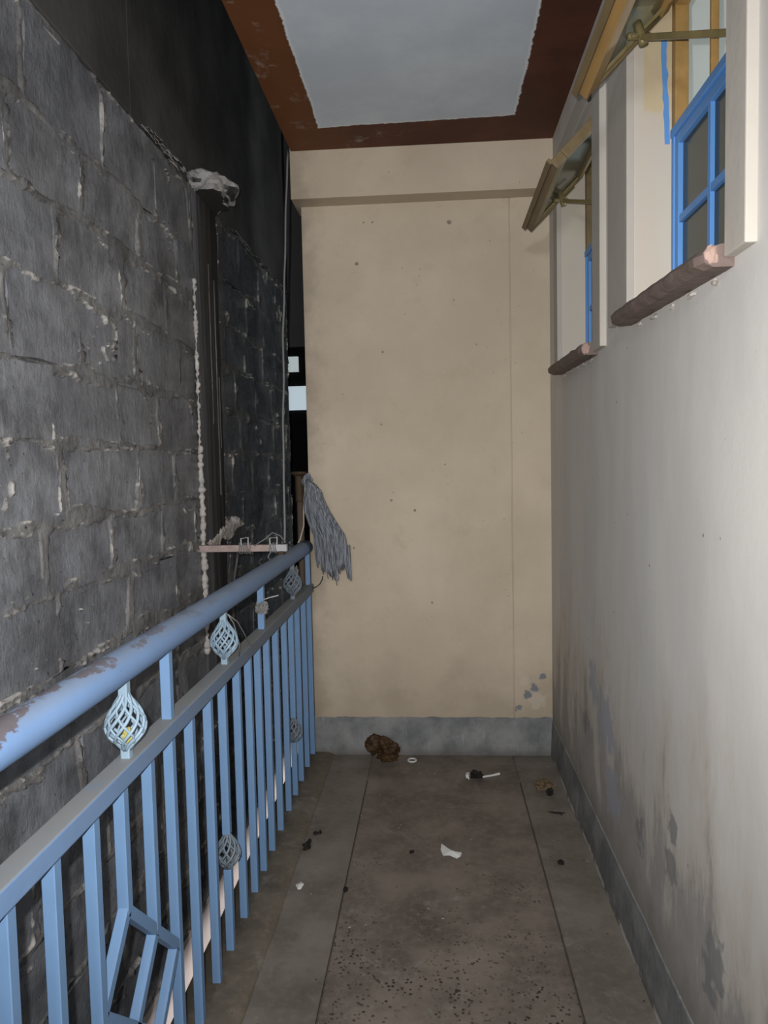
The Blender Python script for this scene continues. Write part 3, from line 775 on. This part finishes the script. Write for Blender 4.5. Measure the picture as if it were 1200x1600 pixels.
for y, m in ((.445, 'basket'), (1.338, 'basket'), (2.0, 'basket'), (3.0, 'dirty')):
    basket(y, .886, .112, .037, m); stems(y, mz + .016, hz_ - .028, .832, .942, m)
for y, zc in ((1.963, .296), (2.938, .282)):
    basket(y, zc, .105, .034, 'dirty', 9)
lump((XB + .004, 1.336, .858), (.010, .010, .016), 81, .3, 5, 3).build('yellow_residue', plain('dull_yellow', (.40, .36, .10), .7), rl)
lump((XB + .006, 3.03, .90), (.012, .024, .045), 82, .4, 6, 4).build('lint', M['wire'], rl)
# a matted knot of dirt on the upright and on the far lower basket
lump((XB + .002, 2.443, .888), (.022, .022, .026), 71, .16, 9, 4).build('string_knot', M['wire'], rl)

# ------------------------------------------------------------------ bracket, wires
yb = 2.832
br = empty('wall_bracket', (-.76, yb, 1.05), 'thin pinkish iron bar bridging the black wall and the blue handrail', 'bracket')
MB().box((-.955, yb - .012, 1.036), (-.645, yb + .012, 1.062)).build('flat_bar', M['pinkbar'], br, bevel=.002)
MB().box((-.645, yb - .0125, 1.0352), (-.578, yb + .0125, 1.0625)).build('bar_end', M['bar_end'], br, bevel=.002)
MB().box((XH - .012, yb - .014, 1.021), (XH + .012, yb + .014, 1.037)).build('weld_pad', M['rust'], br, bevel=.003)
def clip(x):
    mb = MB(); r = .0032
    mb.tube([(x - .014, yb - .014, 1.045), (x - .015, yb - .013, 1.088), (x + .014, yb - .013, 1.092), (x + .013, yb - .014, 1.062)], r, 6)
    return mb.build('wire_clip', M['wire_pale'], br)
clip(-.742); clip(-.628)
def coil(name, c, turns, r, wdt, label, m, seed, tail):
    mb = MB(); pts = []
    for i in range(turns * 12 + 1):
        a = i * math.pi / 6; k = 1 + .25 * mn.noise((i * .3, seed, 1))
        pts.append((c[0] - wdt / 2 + wdt * i / (turns * 12) + .006 * mn.noise((i * .5, seed, 5)), c[1] + r * k * math.cos(a), c[2] + r * k * math.sin(a)))
    pts += tail
    mb.tube(pts, .0024, 5)
    return tag(mb.build(name, M[m], smooth=True), label, 'wire')
coil('wire_coil', (-.742, yb, 1.049), 6, .021, .05, 'tangled grey binding wire wound round middle of the pinkish bar', 'wire', 3,
     [(-.70, yb - .02, 1.062), (-.66, yb - .03, 1.085), (-.63, yb - .02, 1.110), (-.60, yb - .02, 1.098), (-.585, yb - .02, 1.078)])
coil('wire_coil', (-.632, yb, 1.049), 4, .021, .03, 'looped grey wire round the bar end nearest the blue handrail', 'wire', 8,
     [(-.64, yb - .02, 1.035), (-.650, yb - .025, 1.015), (-.638, yb - .025, 1.005)])
tag(MB().tube([(-.772, yb - .006, 1.034), (-.778, yb - .01, .99), (-.788, yb - .01, .94), (-.80, yb - .005, .84), (-.80, yb, .70)], .0055, 8).build('hanging_cable', M['wire_dark'], smooth=True),
    'short dark cable hanging straight down from the pinkish bar', 'cable')
pts = []
for i in range(40):
    t = i / 39; p = Vector((-.619, 3.30, 2.748)).lerp(Vector((-.590, 2.845, 1.066)), t)
    p.x += .006 * mn.noise((t * 9, 3, 1)) - .012 * math.sin(math.pi * t); pts.append(p)
tag(MB().tube(pts, .0042, 7).build('slack_cable', M['wire'], smooth=True), 'long thin grey cable from the ceiling corner down to the pinkish bar', 'cable')
tag(MB().tube([(-.573, 2.0 - .03, .962), (-.560, 2.02, .93), (-.560, 2.09, .88), (-.566, 2.15, .842), (-.572, 2.205, .818), (-.56, 2.22, .818)], .0016, 5)
    .tube([(-.573, 2.0 - .03, .962), (-.565, 2.0, .93), (-.565, 2.05, .86), (-.572, 2.07, .818)], .0016, 5).build('loose_string', M['wire'], smooth=True),
    'fine loose string looped beside the second basket twist under the handrail', 'string')
tag(MB().tube([(-.583, 2.425, .918), (-.560, 2.43, .925), (-.53, 2.43, .932)], .0022, 5).build('tie_wire', M['wire_pale'], smooth=True),
    'short pale wire end sticking out of the far upright under the handrail', 'wire')
tag(MB().tube([(-.574, 3.36, .800), (-.557, 3.352, .806), (-.535, 3.34, .822), (-.521, 3.325, .845), (-.517, 3.318, .862)], .0026, 6).build('hooked_wire', M['wire_dark'], smooth=True),
    'curved dark wire hooked at the far end of the middle rail under the mop', 'wire')

# ------------------------------------------------------------------ mop
mp = empty('mop', (-.632, 3.425, -.012), 'upended string mop with rusty capped handle, grey strands hanging over handrail end', 'mop')
mp.location.z = .012
px, py = -.632, 3.432
MB().tube([(px - .004, py, .012), (px, py, .6), (px, py, 1.275)], .0165, 14).build('handle', M['pole'], mp, smooth=True)
MB().lathe((px, py, 1.20), [(.017, 0), (.021, .002), (.021, .11), (.024, .120), (.040, .130), (.041, .138), (.030, .142), (.004, .143)], 20).build('socket_cap', M['rust'], mp, bevel=.001)
MB().tube([(-.602, 3.40, 1.30), (-.600, 3.385, 1.25), (-.606, 3.37, 1.16), (-.606, 3.36, 1.09), (-.622, 3.35, 1.03), (-.632, 3.345, 1.012)], .0042, 6).build('cord', M['cord'], mp, smooth=True)
rnd = random.Random(11); mb = MB()
def interp(tab, u):
    for (a, va), (b, vb) in zip(tab, tab[1:]):
        if u <= b: return va + (vb - va) * (u - a) / (b - a)
    return tab[-1][1]
# left and right outlines of the mop head, as x against height
left = [(.84, -.553), (.90, -.556), (.97, -.558), (1.04, -.562), (1.09, -.583), (1.16, -.602), (1.22, -.604), (1.275, -.588), (1.32, -.590)]
right = [(.83, -.388), (.90, -.398), (1.0, -.400), (1.048, -.412), (1.09, -.440), (1.14, -.470), (1.20, -.500), (1.25, -.518), (1.275, -.540), (1.30, -.578), (1.32, -.585)]
for k in range(210):
    s = rnd.random(); dep = rnd.uniform(0, 1)
    zb = .862 + .05 * rnd.random() + .02 * math.sin(s * 9) + (.035 if s < .12 else 0)
    if rnd.random() < .10: zb -= rnd.uniform(.01, .035)
    if s > .93: zb = rnd.uniform(.835, .87)
    zt2 = 1.305 - .045 * rnd.random()
    pts = []; n = 12; ph = rnd.uniform(0, 9)
    for i in range(n):
        t = i / (n - 1); z = zt2 + (zb - zt2) * t
        l, r_ = interp(left, z), interp(right, z)
        x = l + (r_ - l) * (.04 + .92 * s) + .006 * mn.noise((t * 4, ph, 1)) 
        bulge = math.sin(math.pi * min(1, .15 + t * .8)) * .045 * (1 - abs(2 * s - 1) ** 2)
        y = 3.372 - .012 * math.sin(min(1, t * 3) * 1.57) - bulge * (1 - dep * .85) + .004 * mn.noise((t * 5, ph, 6))
        y -= .006
        pts.append((x, min(y, 3.384), z))
    r0 = rnd.uniform(.0032, .0048); mb.tube(pts, [r0 * (1 if i < n - 1 else .5) for i in range(n)], 5)
mb.build('mop_strands', M['mop'], mp, smooth=True)
mb = MB()
for s_, zb, zt2 in ((.60, .832, .93), (.63, .838, .93), (.45, .862, .93), (.99, .832, .92), (.97, .845, .95), (1.0, .84, 1.0)):
    l, r_ = -.556, -.392
    x = l + (r_ - l) * s_
    mb.tube([(x - .006, 3.355, zt2), (x - .003, 3.35, (zt2 + zb) / 2), (x, 3.352, zb + .01), (x + .003, 3.352, zb)], [.006, .0055, .005, .002], 6)
mb.build('matted_strand', M['mop'], mp, smooth=True)
lump((-.588, 3.392, 1.288), (.022, .016, .04), 5, .3, 4, 3).build('binding', M['mop'], mp)
MB().tube([(-.60, 3.415, 1.24), (-.598, 3.405, 1.26), (-.59, 3.395, 1.28)], .008, 6).build('binding_wire', M['rust'], mp)

# ------------------------------------------------------------------ litter on the floor
def litter(name, mb, m, label, cat='litter'):
    z0 = min(v[2] for v in mb.v)
    mb.v = [(x, y, z - z0 + .0005) for x, y, z in mb.v]
    cx = sum(v[0] for v in mb.v) / len(mb.v); cy = sum(v[1] for v in mb.v) / len(mb.v)
    return tag(mb.build(name, m, loc=(cx, cy, 0)), label, cat)
def join(*ms):
    r = MB()
    for q in ms: r.add(q.v, q.f)
    return r
litter('crumpled_rag', join(lump((-.285, 3.335, .055), (.052, .032, .042), 3, .28, 2.6, 4), lump((-.232, 3.315, .04), (.050, .034, .046), 4, .28, 2.6, 4), lump((-.235, 3.285, .015), (.045, .035, .018), 9, .3, 4, 3)),
       M['amber'], 'dark amber brown crumpled rag lying against the end wall skirting', 'rag')
def flat_ring(c, r, tr):
    return MB().tube([(c[0] + r * math.cos(a * math.pi / 12), c[1] + r * 1.05 * math.sin(a * math.pi / 12), .004) for a in range(25)], tr, 6, cap=False)
litter('bottle_ring', flat_ring((-.124, 3.318), .019, .0035), M['paper'], 'small white plastic ring lying to the right of the brown rag')
litter('black_wad', lump((.158, 3.135, .012), (.026, .024, .014), 12, .4, 5, 3), M['blackbit'], 'black wad of litter at the left end of a white stick')
litter('white_stick', MB().tube([(.187, 3.140, .004), (.22, 3.152, .004), (.262, 3.172, .005)], [.0045, .004, .0055], 7), M['paper'], 'thin white lolly stick pointing right from the black wad', 'stick')
litter('paper_crumb', lump((.122, 3.128, .008), (.009, .018, .012), 14, .35, 5, 2), M['paper'], 'white paper crumb touching the left side of the black wad')
litter('tan_clump', lump((.430, 3.02, .014), (.034, .038, .018), 15, .4, 5, 3), M['tan'], 'tan fluffy clump of dirt in the far right floor corner')
litter('black_clump', lump((.447, 2.968, .010), (.013, .014, .014), 16, .4, 5, 3), M['blackbit'], 'black lump just in front of the tan clump in the corner')
litter('twig', MB().tube([(.420, 2.825, .004), (.45, 2.815, .005), (.484, 2.818, .004)], [.002, .004, .0015], 6).tube([(.455, 2.816, .005), (.47, 2.80, .004)], .002, 5), M['blackbit'],
       'thin dark twig on the grey floor strip below the tan clump', 'twig')
# torn paper scrap: a folded sheet with thickness
def scrap(pts, hts, th=.0015):
    mb = MB(); n = len(pts)
    c = (sum(p[0] for p in pts) / n, sum(p[1] for p in pts) / n); ch = sum(hts) / n + .006
    for o in (0, th):
        for (x, y), h in zip(pts, hts): mb.v.append((x, y, h + o))
        mb.v.append((c[0], c[1], ch + o))
    for i in range(n):
        k = (i + 1) % n
        mb.f += [(n, k, i), (n + 1 + n, n + 1 + i, n + 1 + k), (i, k, n + 1 + k, n + 1 + i)]
    return mb
litter('paper_scrap', scrap([(.000, 2.53), (.008, 2.495), (.03, 2.492), (.055, 2.475), (.068, 2.478), (.073, 2.498), (.060, 2.503), (.052, 2.515), (.02, 2.545), (.003, 2.565)], [.002, .001, .004, .002, .008, .010, .006, .004, .003, .006]), M['paper'],
       'torn white paper scrap in the middle of the brown floor', 'paper')
litter('paint_flake', scrap([(-.474, 2.30), (-.462, 2.27), (-.452, 2.275), (-.446, 2.30), (-.460, 2.315)], [.001, .003, .002, .004, .002]), M['paper'], 'small pale flake on the floor beside the kerb, left foreground', 'flake')
litter('dead_bug', join(lump((-.461, 2.628, .006), (.010, .008, .006), 21, .3, 5, 2), lump((-.446, 2.636, .006), (.007, .007, .006), 22, .3, 5, 2)), M['blackbit'], 'small black twin lobed bit beside the kerb, the farther one')
litter('black_crumb', join(lump((-.478, 2.525, .009), (.012, .026, .010), 23, .4, 5, 2), lump((-.474, 2.565, .006), (.008, .012, .006), 24, .4, 5, 2)), M['blackbit'], 'black elongated crumb beside the kerb, nearer than the twin lobed bit')
litter('dark_pebble', lump((.405, 2.454, .006), (.012, .013, .006), 25, .2, 4, 2), M['blackbit'], 'round dark pebble on the grey floor strip by right wall', 'pebble')
litter('dark_chip', lump((-.307, 2.273, .004), (.009, .013, .005), 26, .3, 4, 2), M['blackbit'], 'dark chip lying on the left floor joint', 'chip')
litter('floor_speck', lump((-.102, 2.51, .004), (.008, .010, .004), 27, .3, 4, 2), M['blackbit'], 'tiny dark speck on brown floor left of the paper scrap', 'chip')
